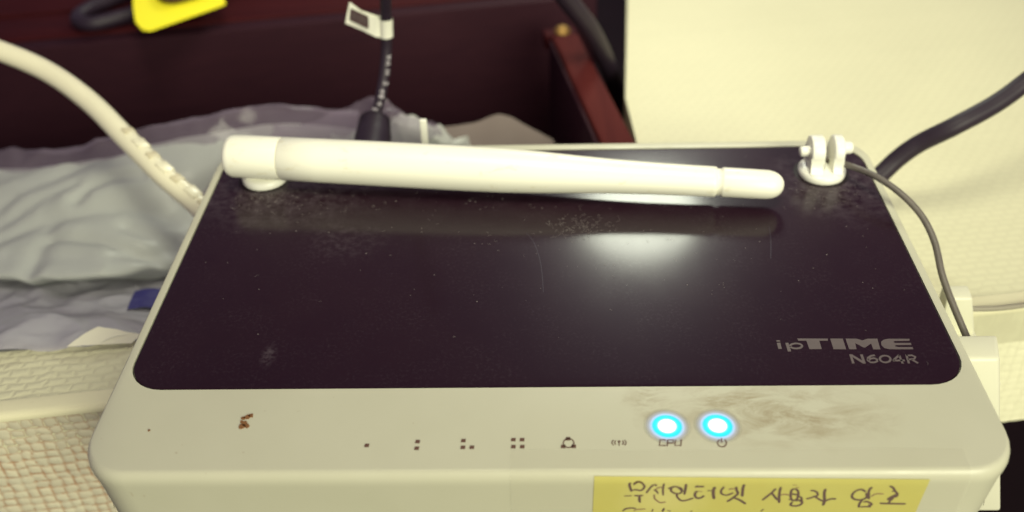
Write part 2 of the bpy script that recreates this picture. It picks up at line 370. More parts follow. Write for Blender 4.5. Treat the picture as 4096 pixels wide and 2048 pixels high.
def m_wallpaper(name):
    n = NT(name)
    v = n.obj()
    w = n.noise(260, 2, .5, vec=v)
    wob = n.mix(.0022, v, w.outputs["Color"], 'ADD')
    b = n.t.nodes.new("ShaderNodeTexBrick")
    b.offset = .5
    n.t.links.new(wob, b.inputs["Vector"])
    b.inputs["Scale"].default_value = 1.0
    b.inputs["Brick Width"].default_value = .0040
    b.inputs["Row Height"].default_value = .0022
    b.inputs["Mortar Size"].default_value = .00085
    b.inputs["Mortar Smooth"].default_value = 1.0
    fac = b.outputs["Fac"]
    big = n.noise(22, 4, .6, vec=v).outputs[0]
    streak = n.noise(1.0, 4, .6, vec=n.mapping(scale=(14, 160, 30))).outputs[0]
    big = n.math('ADD', n.math('MULTIPLY', big, .6), n.math('MULTIPLY', streak, .4))
    pale = n.mix(big, (0.595, 0.575, 0.395), (0.72, 0.69, 0.48))
    joint = n.mix(big, (0.54, 0.515, 0.35), (0.62, 0.59, 0.41))
    n.set(Base_Color=n.mix(n.math('MULTIPLY', fac, .6), pale, joint), Roughness=.55)
    n.bsdf.inputs["Specular IOR Level"].default_value = .3
    h = n.math('ADD', n.math('SUBTRACT', 1.0, fac), n.math('MULTIPLY', n.noise(900, 3, vec=v).outputs[0], .35))
    xs = n.t.nodes.new("ShaderNodeSeparateXYZ")
    n.t.links.new(v, xs.inputs[0])
    worn = n.ramp(n.math('ADD', n.math('MULTIPLY', xs.outputs[0], 6.0), .5), (.2, 1.0), (.6, .07))   # emboss pressed flat where the desk is used
    n.bump(n.math('MULTIPLY', h, worn), .24, .0008)
    return n.mat


def m_woven():
    """pale embossed squares; brown dirt has settled in the joints near one place"""
    n = NT("woven_wallpaper")
    at = n.t.nodes.new("ShaderNodeAttribute")
    at.attribute_name = "weave"
    sep = n.t.nodes.new("ShaderNodeSeparateColor")
    n.t.links.new(at.outputs["Color"], sep.inputs[0])
    h, rn = sep.outputs[0], sep.outputs[1]
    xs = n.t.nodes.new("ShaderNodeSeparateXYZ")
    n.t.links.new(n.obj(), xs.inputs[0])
    lit_right = n.math('GREATER_THAN', xs.outputs[0], 0.0)  # paler right side: the brighter light there is put into the colour
    pale = n.mix(lit_right, n.mix(rn, (0.56, 0.55, 0.43), (0.72, 0.69, 0.52)), n.mix(rn, (0.80, 0.775, 0.55), (0.86, 0.83, 0.60)))
    dirt = n.math('MULTIPLY', n.spot((-94, 0, -18), 62, (.9, 1, 1), 34, 50), 3.0, clamp=True)
    patch = n.ramp(n.noise(110, 4, .6).outputs[0], (.30, .45), (.55, 1))
    joint = n.mix(n.math('MULTIPLY', dirt, patch), n.mix(lit_right, (0.50, 0.47, 0.35), (0.74, 0.71, 0.50)), (0.42, 0.265, 0.165))
    pale = n.mix(n.math('MULTIPLY', n.math('MULTIPLY', dirt, patch), .28), pale, (0.48, 0.35, 0.23))
    n.set(Base_Color=n.mix(n.ramp(h, (.15, 1), (.75, 0)), pale, joint), Roughness=.6)
    n.bsdf.inputs["Specular IOR Level"].default_value = .2
    n.bump(n.noise(1200, 3).outputs[0], .2, .0004)
    return n.mat


def m_wood(name, c1, c2, rough=.38, axis=0):
    n = NT(name)
    sc = [160, 160, 160]
    sc[axis] = 14
    g = n.noise(1.0, 5, .6, vec=n.mapping(scale=tuple(sc)), dist=1.2).outputs[0]
    big = n.noise(25, 2).outputs[0]
    c = n.mix(n.ramp(g, (.3, 0), (.7, 1)), c1, c2)
    c = n.mix(n.math('MULTIPLY', big, .5), c, c1)
    n.set(Base_Color=c, Roughness=rough)
    n.bsdf.inputs["Specular IOR Level"].default_value = .06
    n.bump(g, .1, .0004)
    return n.mat


def m_film(name, col, alpha, rough=.2, transl=.35):
    n = NT(name)
    t = n.t
    c = n.mix(n.noise(30, 4).outputs[0], tuple(x * .86 for x in col), tuple(min(1, x * 1.08) for x in col))
    n.set(Base_Color=c, Roughness=rough)
    tr = t.nodes.new("ShaderNodeBsdfTranslucent")
    t.links.new(c, tr.inputs["Color"])
    mx = t.nodes.new("ShaderNodeMixShader")
    mx.inputs[0].default_value = transl
    t.links.new(n.bsdf.outputs[0], mx.inputs[1])
    t.links.new(tr.outputs[0], mx.inputs[2])
    tp = t.nodes.new("ShaderNodeBsdfTransparent")
    m2 = t.nodes.new("ShaderNodeMixShader")
    m2.inputs[0].default_value = alpha
    t.links.new(tp.outputs[0], m2.inputs[1])
    t.links.new(mx.outputs[0], m2.inputs[2])
    t.links.new(m2.outputs[0], n.out.inputs["Surface"])
    n.bump(n.noise(60, 5, .55).outputs[0], .18, .002)
    return n.mat


def m_led():
    n = NT("lit_blue_light_window")
    d = n.math('DIVIDE', n.dist((0, 0, 0)), .0048)
    w = (1.0, 1.0, 1.0)
    col = n.ramp(d, (.0, w), (.27, w), (.35, (.08, 1.0, 1.0)), (.42, (0.0, .90, 1.0)), (.50, (0.0, .74, 1.0)), (.56, (.01, .34, 1.0)), (.64, (.03, .20, .8)), (1.0, (.01, .12, .5)))
    st = n.ramp(d, (.0, 1.0), (.27, 1.0), (.37, .44), (.50, .42), (.56, .27), (.62, .17), (.72, .08), (.86, 0.0))
    n.set(Base_Color=n.ramp(d, (.49, (0.0, 0.0, 0.0)), (.56, (0.52, 0.50, 0.355))), Roughness=.5, Emission_Color=col, Emission_Strength=n.math('MULTIPLY', st, 2.6))
    tp = n.t.nodes.new("ShaderNodeBsdfTransparent")
    mx = n.t.nodes.new("ShaderNodeMixShader")
    n.t.links.new(n.ramp(d, (.58, 1.0), (.86, 0.0)), mx.inputs[0])
    n.t.links.new(tp.outputs[0], mx.inputs[1])
    n.t.links.new(n.bsdf.outputs[0], mx.inputs[2])
    n.t.links.new(mx.outputs[0], n.out.inputs["Surface"])
    return n.mat


M = dict(
    body=m_body(), panel=m_panel(), led=m_led(),
    antenna=None,
    groove=m_plain("shadow_gap_black", (0.012, 0.006, 0.009), .5, .2),
    white=m_plain("white_plastic", (0.80, 0.79, 0.70), .33, .45, .04, 300),
    print_grey=m_plain("silver_print", (0.105, 0.080, 0.080), .5, .4, .12, 900),
    print_brown=m_plain("brown_print", (0.125, 0.062, 0.045), .6, .2),
    paper_yellow=None,
    ink=m_plain("dark_ink", (0.075, 0.022, 0.020), .6, .2, .5, 900),
    ink_pale=m_plain("faded_ink", (0.22, 0.12, 0.055), .6, .2, .4, 900),
    black_rubber=m_plain("black_cable_rubber", (0.020, 0.012, 0.022), .5, .28, .2, 300),
    grey_wire=m_plain("grey_wire_jacket", (0.135, 0.118, 0.102), .42, .4, .2, 800),
    cream_cable=m_plain("cream_cable_jacket", (0.74, 0.70, 0.52), .3, .5, .05, 150),
    cream_notch=m_plain("cream_boot_recess", (0.56, 0.50, 0.34), .4, .4),
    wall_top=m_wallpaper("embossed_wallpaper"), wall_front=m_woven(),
    nosing=m_plain("cream_edge_trim", (0.74, 0.70, 0.48), .45, .4, .05, 80),
    gap=m_plain("brown_gap", (0.10, 0.035, 0.022), .7, .1),
    wood_dark=m_wood("dark_brown_wood", (0.024, 0.0078, 0.0130), (0.031, 0.0100, 0.0155), .6),
    wood_red=m_wood("red_brown_wood", (0.030, 0.0042, 0.0062), (0.050, 0.0075, 0.0085), .6),
    wood_strip=m_wood("reddish_edge_wood", (0.060, 0.0105, 0.0105), (0.095, 0.018, 0.016), .7, 1),
    floor=m_plain("dark_floor", (0.012, 0.005, 0.007), .7, .2, .3, 30),
    film=m_film("milky_plastic_film", (0.64, 0.66, 0.62), .90, .4, .3),
    film_clear=m_film("clear_plastic_film", (0.66, 0.64, 0.70), .76, .13, .3),
    film_grey=m_film("greyish_clear_film", (0.36, 0.29, 0.38), .42, .2, .3),
    paper=m_plain("pale_paper", (0.72, 0.69, 0.56), .6, .2, .06, 60),
    paper_grey=m_plain("beige_paper", (0.17, 0.135, 0.125), .6, .2, .15, 60),
    blue=m_plain("blue_print", (0.030, 0.026, 0.15), .5, .4),
    yellow=m_plain("bright_yellow_card", (0.95, 0.86, 0.03), .5, .3, .05, 60),
    brass=m_plain("brass", (0.34, 0.21, 0.07), .6, .5, Metallic=1.0),
    clip=m_plain("translucent_white_plastic", (0.66, 0.645, 0.50), .4, .4, .05, 60, Subsurface_Weight=.0),
    tag_white=m_plain("white_label", (0.80, 0.79, 0.68), .18, .6),
    tag_print=m_plain("dark_label_print", (0.075, 0.045, 0.045), .5, .3),
    cord_print=m_plain("white_cord_print", (0.50, 0.46, 0.50), .5, .3),
    lint=m_plain("lint", (0.21, 0.18, 0.18), .8, .1, .3, 2000),
    scab=m_plain("brown_dried_spot", (0.22, 0.10, 0.035), .6, .3, .5, 1500),
)


def m_antenna():
    n = NT("scuffed_white_antenna_plastic")
    sc = n.ramp(n.noise(380, 5, .7, vec=n.mapping(scale=(.45, 1, 1))).outputs[0], (.60, 0), (.74, .6))
    spk = n.ramp(n.noise(160, 2, .4).outputs[0], (.76, 0), (.80, .8))
    c = n.mix(n.math('MAXIMUM', sc, spk), (0.85, 0.835, 0.71), (0.62, 0.55, 0.32))
    n.set(Base_Color=c, Roughness=.36)
    n.bsdf.inputs["Specular IOR Level"].default_value = .45
    return n.mat


def m_note():
    n = NT("yellow_note_paper")
    f = n.noise(90, 4, .6).outputs[0]
    c = n.mix(f, (0.52, 0.445, 0.075), (0.56, 0.53, 0.125))
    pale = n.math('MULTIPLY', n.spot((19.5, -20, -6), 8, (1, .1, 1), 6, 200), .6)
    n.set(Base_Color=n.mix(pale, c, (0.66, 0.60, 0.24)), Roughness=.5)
    return n.mat


def m_tape():
    n = NT("clear_tape")
    t = n.t
    n.set(Base_Color=(0.72, 0.69, 0.55), Roughness=.22)
    tp = t.nodes.new("ShaderNodeBsdfTransparent")
    mx = t.nodes.new("ShaderNodeMixShader")
    mx.inputs[0].default_value = .10
    t.links.new(tp.outputs[0], mx.inputs[1])
    t.links.new(n.bsdf.outputs[0], mx.inputs[2])
    t.links.new(mx.outputs[0], n.out.inputs["Surface"])
    n.bump(n.noise(300, 3).outputs[0], .12, .0004)
    return n.mat


M['antenna'] = m_antenna()
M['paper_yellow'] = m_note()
M['tape'] = m_tape()


# ------------------------------------------------------------------ geometry helpers (all in mm)
def link(name, bm, mat, parent=None, smooth=True, angle=40):
    me = bpy.data.meshes.new(name)
    bmesh.ops.recalc_face_normals(bm, faces=bm.faces)
    bm.to_mesh(me)
    bm.free()
    me.transform(Matrix.Scale(MM, 4))
    me.materials.append(mat)
    if smooth:
        me.polygons.foreach_set("use_smooth", [True] * len(me.polygons))
        me.set_sharp_from_angle(angle=math.radians(angle))
    o = bpy.data.objects.new(name, me)
    COL.objects.link(o)
    if parent is not None:
        o.parent = parent
        o.matrix_parent_inverse = inv_world(parent)
    return o


def inv_world(p):
    mw = Matrix.Identity(4)
    chain = []
    while p is not None:
        chain.append(p)
        p = p.parent
    for q in reversed(chain):
        mw = mw @ q.matrix_parent_inverse @ q.matrix_basis if q.parent else q.matrix_basis.copy()
    return mw.inverted()


def empty(name, loc):
    o = bpy.data.objects.new(name, None)
    o.empty_display_size = .01
    COL.objects.link(o)
    o.location = Vector(loc) * MM
    return o


def tag(o, label=None, cat=None, group=None, kind=None):
    for k, v in (('label', label), ('category', cat), ('group', group), ('kind', kind)):
        if v:
            o[k] = v
    return o


def loop_faces(bm, rings, closed=True, cap0=False, cap1=False):
    vs = [[bm.verts.new(p) for p in r] for r in rings]
    n = len(vs[0])
    for a, b in zip(vs, vs[1:]):
        for i in range(n if closed else n - 1):
            j = (i + 1) % n
            bm.faces.new((a[i], a[j], b[j], b[i]))
    if cap0:
        bm.faces.new(vs[0][::-1])
    if cap1:
        bm.faces.new(vs[-1])
    return vs


def rrect(x0, x1, y0, y1, r, z, seg=8):
    """rounded rectangle, r = (front-left, front-right, back-right, back-left)"""
    if not isinstance(r, tuple):
        r = (r,) * 4
    pts = []
    for (cx, cy, a0, rr) in ((x0 + r[0], y0 + r[0], 180, r[0]), (x1 - r[1], y0 + r[1], 270, r[1]), (x1 - r[2], y1 - r[2], 0, r[2]), (x0 + r[3], y1 - r[3], 90, r[3])):
        for i in range(seg + 1):
            a = math.radians(a0 + 90 * i / seg)
            pts.append((cx + rr * math.cos(a), cy + rr * math.sin(a), z))
    return pts


def spline(pts, n=10):
    P = [Vector(p) for p in pts]
    P = [P[0] * 2 - P[1]] + P + [P[-1] * 2 - P[-2]]
    out = []
    for i in range(1, len(P) - 2):
        for k in range(n):
            t = k / n
            a, b, c, d = P[i - 1:i + 3]
            out.append(.5 * ((2 * b) + (c - a) * t + (2 * a - 5 * b + 4 * c - d) * t * t + (3 * b - a - 3 * c + d) * t ** 3))
    out.append(P[-2].copy())
    return out


def tube(path, rad, sides=16, bm=None):
    bm = bm or bmesh.new()
    if not callable(rad):
        r0 = rad
        rad = lambda t: r0
    nrm = None
    rings = []
    L = len(path)
    for i, p in enumerate(path):
        t = (path[min(i + 1, L - 1)] - path[max(i - 1, 0)]).normalized()
        if nrm is None:
            nrm = t.orthogonal().normalized()
        nrm = (nrm - t * nrm.dot(t)).normalized()
        b = t.cross(nrm)
        r = rad(i / (L - 1))
        rings.append([p + (nrm * math.cos(2 * math.pi * k / sides) + b * math.sin(2 * math.pi * k / sides)) * r for k in range(sides)])
    loop_faces(bm, rings, True, True, True)
    return bm


def lathe(a, b, prof, sides=40, bm=None, cap=True):
    """profile [(t mm along a->b, radius)]"""
    bm = bm or bmesh.new()
    a, b = Vector(a), Vector(b)
    t = (b - a).normalized()
    u = t.orthogonal().normalized()
    v = t.cross(u)
    rings = [[a + t * s + (u * math.cos(2 * math.pi * k / sides) + v * math.sin(2 * math.pi * k / sides)) * r for k in range(sides)] for s, r in prof]
    loop_faces(bm, rings, True, cap, cap)
    return bm


def box(x0, x1, y0, y1, z0, z1, bev=0.0, bm=None):
    bm = bm or bmesh.new()
    r = bmesh.ops.create_cube(bm, size=1)
    for v in r['verts']:
        v.co = Vector(((x0 + x1) / 2 + v.co.x * (x1 - x0), (y0 + y1) / 2 + v.co.y * (y1 - y0), (z0 + z1) / 2 + v.co.z * (z1 - z0)))
    if bev:
        es = list({e for v in r['verts'] for e in v.link_edges})
        bmesh.ops.bevel(bm, geom=es, offset=bev, segments=3, profile=.5, affect='EDGES')
    return bm


def prism(poly, z0, z1, bm=None, bev=0.0):
    bm = bm or bmesh.new()
    lo = [bm.verts.new((x, y, z0)) for x, y in poly]
    hi = [bm.verts.new((x, y, z1)) for x, y in poly]
    n = len(poly)
    f = [bm.faces.new(lo[::-1]), bm.faces.new(hi)]
    for i in range(n):
        j = (i + 1) % n
        f.append(bm.faces.new((lo[i], lo[j], hi[j], hi[i])))
    if bev:
        bmesh.ops.bevel(bm, geom=list({e for q in f for e in q.edges}), offset=bev, segments=3, profile=.5, affect='EDGES')
    return bm


def ribbon(bm, path, w, nrm, th=.06, taper=False):
    """flat pen stroke of width w laid on a surface with normal nrm"""
    nrm = Vector(nrm)
    P = [Vector(p) for p in path]
    rings = []
    for i, p in enumerate(P):
        t = (P[min(i + 1, len(P) - 1)] - P[max(i - 1, 0)])
        if t.length < 1e-6:
            t = Vector((1, 0, 0))
        t.normalize()
        s = nrm.cross(t) * (w / 2) * ((.55 if i in (0, len(P) - 1) else 1) if taper else 1)
        q = p
        rings.append([q - s, q - s + nrm * th, q + s + nrm * th, q + s])
    loop_faces(bm, rings, True, True, True)


def poly_face(bm, poly, z, th=.06):
    prism(poly, z, z + th, bm)


def seg_dist(p, a, b):
    px, py, dx, dy = p.x - a[0], p.y - a[1], b[0] - a[0], b[1] - a[1]
    u = max(0.0, min(1.0, (px * dx + py * dy) / (dx * dx + dy * dy)))
    return math.hypot(px - u * dx, py - u * dy)


def net(rows, nu=12, nv=10, amp=(0, 0), scale=.04, seed=0, creases=()):
    """dense sheet through a net of control points, crumpled by ridged noise"""
    cols = [spline(r, nu) for r in rows]
    grid = [spline([c[i] for c in cols], nv) for i in range(len(cols[0]))]
    out = []
    off = Vector((seed * 17.3, seed * 5.1, seed * 9.7))
    for col in grid:
        o = []
        for p in col:
            q = p * scale + off
            r = (1 - abs(noise.noise(q)) * 2.2) * .6 + (1 - abs(noise.noise(q * 2.3 + off)) * 2.2) * .4
            f = noise.fractal(p * scale * 4 + off, 1.0, 2.0, 3)
            c = 0.0
            for line, depth, wid in creases:
                d = min(seg_dist(p, a, b) for a, b in zip(line, line[1:]))
                c -= depth * (math.exp(-(d / wid) ** 2) - .25 * math.exp(-((d - 2.2 * wid) / (1.3 * wid)) ** 2))
            o.append(p + Vector((f * amp[1] * .5, f * amp[1] * .4, r * amp[0] + f * amp[1] + c)))
        out.append(o)
    bm = bmesh.new()
    loop_faces(bm, out, False)
    return bm


# ------------------------------------------------------------------ the setting: shelf edge with wallpaper, dark floor
SHELF_YAW = math.atan(.145)
shelf_origin = Vector((0, 32.4, -24))
rotm = Matrix.Rotation(SHELF_YAW, 4, 'Z')


def to_shelf(x, y):
    v = rotm.inverted() @ (Vector((x, y, 0)) - Vector((shelf_origin.x, shelf_origin.y, 0)))
    return (v.x, v.y)


notch = [(52, 460), (32.3, 221.6), (26.3, 148), (28.2, 112), (26, 62), (-60, 43.5), (-91.6, 38.9), (-121.3, 35.8), (-262, 17)]
outline = [(-262, .8), (250, .8)] + [(300, 420)] + [to_shelf(*p) for p in notch]
shelf = link("shelf", prism(outline, -12, 0), M['wall_top'], None, False)
shelf.location = shelf_origin * MM
shelf.rotation_euler = (0, 0, SHELF_YAW)
tag(shelf, kind='structure')


def shelf_part(name, bm, mat, smooth=True):
    o = link(name, bm, mat, None, smooth)
    o.parent = shelf
    return o


# rounded trim along the edge, then the woven front a little behind it
prof = [(4.6, -.2), (4.6, .2), (3.9, .32), (1.4, .32), (.5, .18), (.0, -.3), (-.15, -1.0), (-.1, -1.5), (.4, -1.75), (4.6, -1.75)]
bm = bmesh.new()
loop_faces(bm, [[(x, y, z) for y, z in prof] for x in (-262, -130, 0, 130, 250)], True, True, True)
shelf_part("edge_trim", bm, M['nosing'])
shelf_part("shadow_gap", box(-261, 249, .9, 6, -4.2, -1.2), M['gap'], False)
shelf_part("front_core", box(-262, 250, 1.6, 8, -41, -2.75, .3), M['gap'])


def weave(x, z):
    """height 0..1 of the embossed squares of the wallpaper at (x, z) mm, and the cell's own tone"""
    q = Vector((x * .22, z * .22, 3.7))
    u = x / 2.65 + .34 * noise.noise(q) + .12 * noise.noise(q * 3.1)
    v = z / 2.4 + .34 * noise.noise(q + Vector((9, 4, 1))) + .12 * noise.noise(q * 3.3 + Vector((2, 8, 5)))
    iu, iv = math.floor(u), math.floor(v)
    fu, fv = 2 * (u - iu) - 1, 2 * (v - iv) - 1
    rnd_ = noise.noise(Vector((iu * 1.7, iv * 2.3, .5)))
    over = (iu + iv) % 2
    pu, pv = (3.2, 5.0) if over else (5.0, 3.2)
    h = max(0.0, 1 - abs(fu) ** pu * 1.05) * max(0.0, 1 - abs(fv) ** pv * 1.05)
    return h ** .75, rnd_


nx, nz_ = 700, 88
me = bpy.data.meshes.new("front_panel")
vs, fs, tone = [], [], []
for j in range(nz_ + 1):
    z = -2.2 - 38.0 * j / nz_
    for i in range(nx + 1):
        x = -165 + 325 * i / nx
        h, r_ = weave(x, z)
        depth = .33 if x < 0 else .07
        vs.append((x * MM, (.9 - depth * (h + .25 * r_)) * MM, z * MM))
        tone.append((h, .5 + .5 * r_, 0, 1))
for j in range(nz_):
    for i in range(nx):
        k = j * (nx + 1) + i
        fs.append((k, k + nx + 1, k + nx + 2, k + 1))
me.from_pydata(vs, [], fs)
at_ = me.color_attributes.new("weave", 'FLOAT_COLOR', 'POINT')
at_.data.foreach_set("color", [c for q in tone for c in q])
me.polygons.foreach_set("use_smooth", [True] * len(me.polygons))
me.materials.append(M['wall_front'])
o = bpy.data.objects.new("front_panel", me)
COL.objects.link(o)
o.parent = shelf

bm = bmesh.new()
bm.faces.new([bm.verts.new(p) for p in ((-900, -500, -170), (900, -500, -170), (900, 1200, -170), (-900, 1200, -170))])
tag(link("floor", bm, M['floor'], None, False), kind='structure')

# ------------------------------------------------------------------ open wooden drawer behind the shelf edge
drawer = tag(empty("wooden_crate", (-80, 150, -90)), 'open dark brown wooden box holding plastic bags behind the router', 'box')


def slab(name, quad, z0, z1, mat, bev=.6, parent=drawer):
    return link(name, prism(quad, z0, z1, None, bev), mat, parent)


slab("side_board", [(29.5, 96), (20.6, 92), (4.2, 180), (12.8, 182)], -88, -18, M['wood_strip'], 1.0)
slab("side_lining", [(20.3, 92.5), (19.3, 92.3), (3.2, 179.5), (4.0, 179.7)], -87.5, -19.5, M['wood_dark'], .2)
slab("back_board", [(-300, 153.5), (14, 210.3), (12.9, 217), (-301, 160)], -88, -18, M['wood_dark'], .5)
slab("bottom_board", [(-290, 30), (20, 86), (3, 205), (-300, 152)], -92, -88.5, M['wood_dark'], .3)
slab("front_board", [(-290, 21), (24, 70.5), (23, 78), (-291, 29)], -88, -42, M['wood_dark'], .5)
slab("corner_block", [(2, 184.0), (12.5, 186.0), (11.5, 192), (1, 190)], -25, -20.2, M['wood_red'], .5)
sc_ = link("screw", lathe((7.7, 187, -20.2), (7.9, 186.2, -17), [(0, 2.6), (1.0, 2.6), (1.8, 1.9), (2.2, 1.0), (2.3, .3)], 16), M['brass'], drawer)

cab = tag(empty("wooden_cabinet", (-100, 260, -90)), 'red brown wooden cabinet top behind the bags, under the yellow card', 'cabinet')
link("front_plank", prism([(-320, 157.2), (12.7, 217.5), (9.8, 234), (-147, 208), (-322, 177)], -80, -17.4, None, .6), M['wood_red'], cab)
link("rear_plank", prism([(-322, 178.2), (-147, 209.2), (9.6, 235.2), (-30, 480), (-400, 430)], -80, -16.6, None, .6), M['wood_red'], cab)
link("end_panel", prism([(13.5, 218), (21, 219.4), (3, 480), (-20, 478), (10.2, 236)], -88, -19, None, .5), M['wood_dark'], cab)

# ------------------------------------------------------------------ plastic bags and papers in the drawer
bag = link("plastic_bag", net(BAG1, 22, 20, (1.1, .15), .032, 1, BAG_CREASES), M['film'], None, True, 180)
tag(bag, 'milky plastic bag spread smooth, left of the router behind the white cable', 'plastic bag')
bag2 = link("plastic_bag", net(BAG2, 18, 16, (2.8, .35), .042, 3), M['film_clear'], None, True, 30)
tag(bag2, 'crumpled shiny clear plastic bag at the woven ledge, lowest on the left', 'plastic bag')
b_in = link("inner_fold", net([[(x, y + 3, z - 7) for x, y, z in r] for r in BAG2], 18, 14, (3.6, .7), .05, 8), M['film'], bag2, True, 60)
bl = link("blue_print", net([[(-103.6, 68.2, -33.6), (-100, 70, -34.4), (-96, 71.5, -36.4)], [(-102.2, 62, -31.6), (-98.9, 63, -32.9), (-95, 65, -34.9)], [(-100.8, 56.5, -29.8), (-98.0, 58.8, -31.2), (-94.5, 61.2, -33.4)]], 6, 6, (.4, .2), .1, 2), M['blue'], bag2, True, 60)
bag3 = link("plastic_bag", net(BAG3, 16, 14, (1.8, .6), .08, 5), M['film_grey'], None, True, 60)
tag(bag3, 'greyish see-through plastic bag peaking behind the black power cord', 'plastic bag')
b3i = link("inner_fold", net([[(x + 8, y + 5, z - 9) for x, y, z in r] for r in BAG3], 14, 12, (2.4, .8), .09, 6), M['film'], bag3, True, 60)
b4 = link("plastic_bag", net([[(x, y + 4.5 + 2 * math.sin(x * .11), z + 2.6 + 1.3 * math.sin(x * .16 + 1)) for x, y, z in BAG1[0]], [(x, y + 4, z + 3) for x, y, z in BAG1[0]], [(x, y - 6, z - 3) for x, y, z in BAG1[0]], [(x, y - 20, z - 10) for x, y, z in BAG1[0]]], 16, 12, (1.4, .4), .05, 11), M['film_grey'], None, True, 60)
tag(b4, 'thin smoky plastic film standing up behind the smooth milky bag on the left', 'plastic film')
pp = link("paper_sheet", net([[(-31, 137.5, -27.8), (-20, 139, -26.8), (-11.7, 140.2, -24.8), (-4, 139.4, -28.8), (4.0, 138.2, -33.2)], [(-32, 128, -36), (-20, 129, -36), (-10, 130, -36), (-2, 130, -39), (6, 130, -42)], [(-32, 112, -46), (-20, 112, -46), (-10, 113, -46), (0, 113, -48), (9, 113, -50)]], 6, 6, (.4, .2), .05, 4), M['paper_grey'], None, True, 60)
tag(pp, 'beige paper corner in the dark box beside the reddish wooden strip', 'paper')
p2 = link("paper_sheet", net([[(-105.0, 34.6, -21.6), (-101.8, 37.4, -20.4), (-98.8, 39.0, -19.6)], [(-99.5, 35.4, -21.8), (-97, 37.6, -20.9), (-94.5, 38.8, -20.4)], [(-91.4, 36.6, -22.6), (-90.5, 37.4, -22.2), (-88.5, 38.5, -22)]], 6, 6, (.2, .1), .08, 7), M['paper'], None, True, 60)
tag(p2, 'small white paper scrap lying on the woven ledge beside the clear bag', 'paper')
# ------------------------------------------------------------------ router
router = tag(empty("wireless_router", (0, 31, -24)), 'white router with dusty glossy black lid, one antenna laid flat and two blue lights', 'router')
X, YF, YB = 77.3, -19.75, 82.4
bm = bmesh.new()
rings = []
for inset, z in ((5.0, -22.5), (2.4, -21.8), (1.6, -20), (0.9, -11), (0.35, -4.5), (0.05, -3.0), (0, -2.2)):
    rings.append(rrect(-X + inset, X - inset, YF + inset * .4, YB - inset * .6, 8.5, z))
for k in range(1, 7):                                               # rounded shoulder
    a = math.radians(90 * k / 6)
    ins = .8 * (1 - math.cos(a))
    rings.append(rrect(-X + ins, X - ins, YF + ins * 1.64, YB - ins, 8.5 - ins * .6, -2.2 + 2.2 * math.sin(a)))
g = .22
rings.append(rrect(-75 - g, 75 + g, -g, 79.2 + g, (7 + g, 7 + g, 7.4 + g, 7.4 + g), 0.0))
rings.append(rrect(-75 - g, 75 + g, -g, 79.2 + g, (7 + g, 7 + g, 7.4 + g, 7.4 + g), -1.2))
loop_faces(bm, rings, True, True, True)
link("body", bm, M['body'], router, True, 35)
bm = bmesh.new()
pr = [rrect(-75, 75, 0, 79.2, (7, 7, 7.4, 7.4), -1.1), rrect(-75, 75, 0, 79.2, (7, 7, 7.4, 7.4), -.22)]
for ins, z in ((.08, -.08), (.25, -.02), (.5, 0.0)):
    pr.append(rrect(-75 + ins, 75 - ins, ins, 79.2 - ins, (7 - ins, 7 - ins, 7.4 - ins, 7.4 - ins), z))
loop_faces(bm, pr, True, True, True)
lid = link("lid_panel", bm, M['panel'], router, True, 35)
for x in (-62, 62):
    for y in (40, 72):
        link("rubber_foot", lathe((x, y, -24), (x, y, -22.4), [(0, 4.5), (1.2, 5), (1.5, 5)], 20), M['black_rubber'], router)

# seam line round the case where cover and base meet
bm = bmesh.new()
loop_faces(bm, [rrect(-X + .95, X - .95, YF + .3, YB - .5, 8.5, -13.6), rrect(-X + .92, X - .92, YF + .28, YB - .45, 8.5, -13.3)], True)
link("case_seam", bm, M['groove'], router)

# antenna, laid flat along the back of the lid
A0, A1 = (-71.2, 67.2, 7.1), (52.5, 55.5, 4.8)
ant = link("antenna", lathe(A0, A1, [(12.75, 4.32), (12.8, 4.75), (12.95, 4.91), (22, 4.96), (40, 5.02), (56, 5.02), (64, 4.91), (72, 4.61), (80, 4.15), (88, 3.78), (96, 3.53), (104, 3.40), (109.2, 3.35), (109.9, 3.29), (110.1, 3.01), (110.1, 2.35)], 48), M['antenna'], router, True, 50)
link("hinge_barrel", lathe(A0, A1, [(0, 3.29), (.1, 3.85), (.4, 4.32), (.9, 4.65), (1.7, 4.83), (6, 4.89), (12.3, 4.89), (12.62, 4.81), (12.7, 4.51)], 48), M['antenna'], ant, True, 50)
link("tip_cap", lathe(A0, A1, [(109.6, 2.44), (109.6, 2.93), (111.0, 2.93), (111.2, 3.14), (111.5, 3.25), (118, 3.20), (121, 3.14), (122.2, 2.91), (123.2, 2.44), (123.9, 1.79), (124.35, 1.03), (124.5, 0.28)], 48), M['antenna'], ant, True, 50)
bm = bmesh.new()
dc = Vector((-65.2, 63.1, 9.65))
dn = Vector((0, -.83, .56)).normalized()
du = Vector((1, -.09, 0)).normalized()
dv = dn.cross(du)
ring = spline([dc + (du * math.cos(i * math.pi / 8) + dv * math.sin(i * math.pi / 8)) * .85 for i in range(17)], 2)
link("dimple_ring", tube(ring, .14, 8), M['antenna'], ant)


def hinge_base(cx, cy):
    hb = link("hinge_base", lathe((cx, cy, -.8), (cx, cy, 4), [(0, 5.0), (1.2, 5.3), (2.0, 5.25), (2.4, 4.9), (2.65, 4.2), (2.75, 1.0)], 40), M['white'], router, True, 40)
    lp = link("recess_ring", lathe((cx, cy, -.3), (cx, cy, .4), [(.2, 6.3), (.34, 6.2), (.36, 5.2), (.2, 5.1)], 40, None, False), M['groove'], hb)
    return hb


hl = hinge_base(-64.0, 68.4)
link("stem", box(-68.2, -60.2, 65.2, 70.6, 1.6, 4.2, .8), M['white'], hl)
hr = hinge_base(64.2, 67.6)


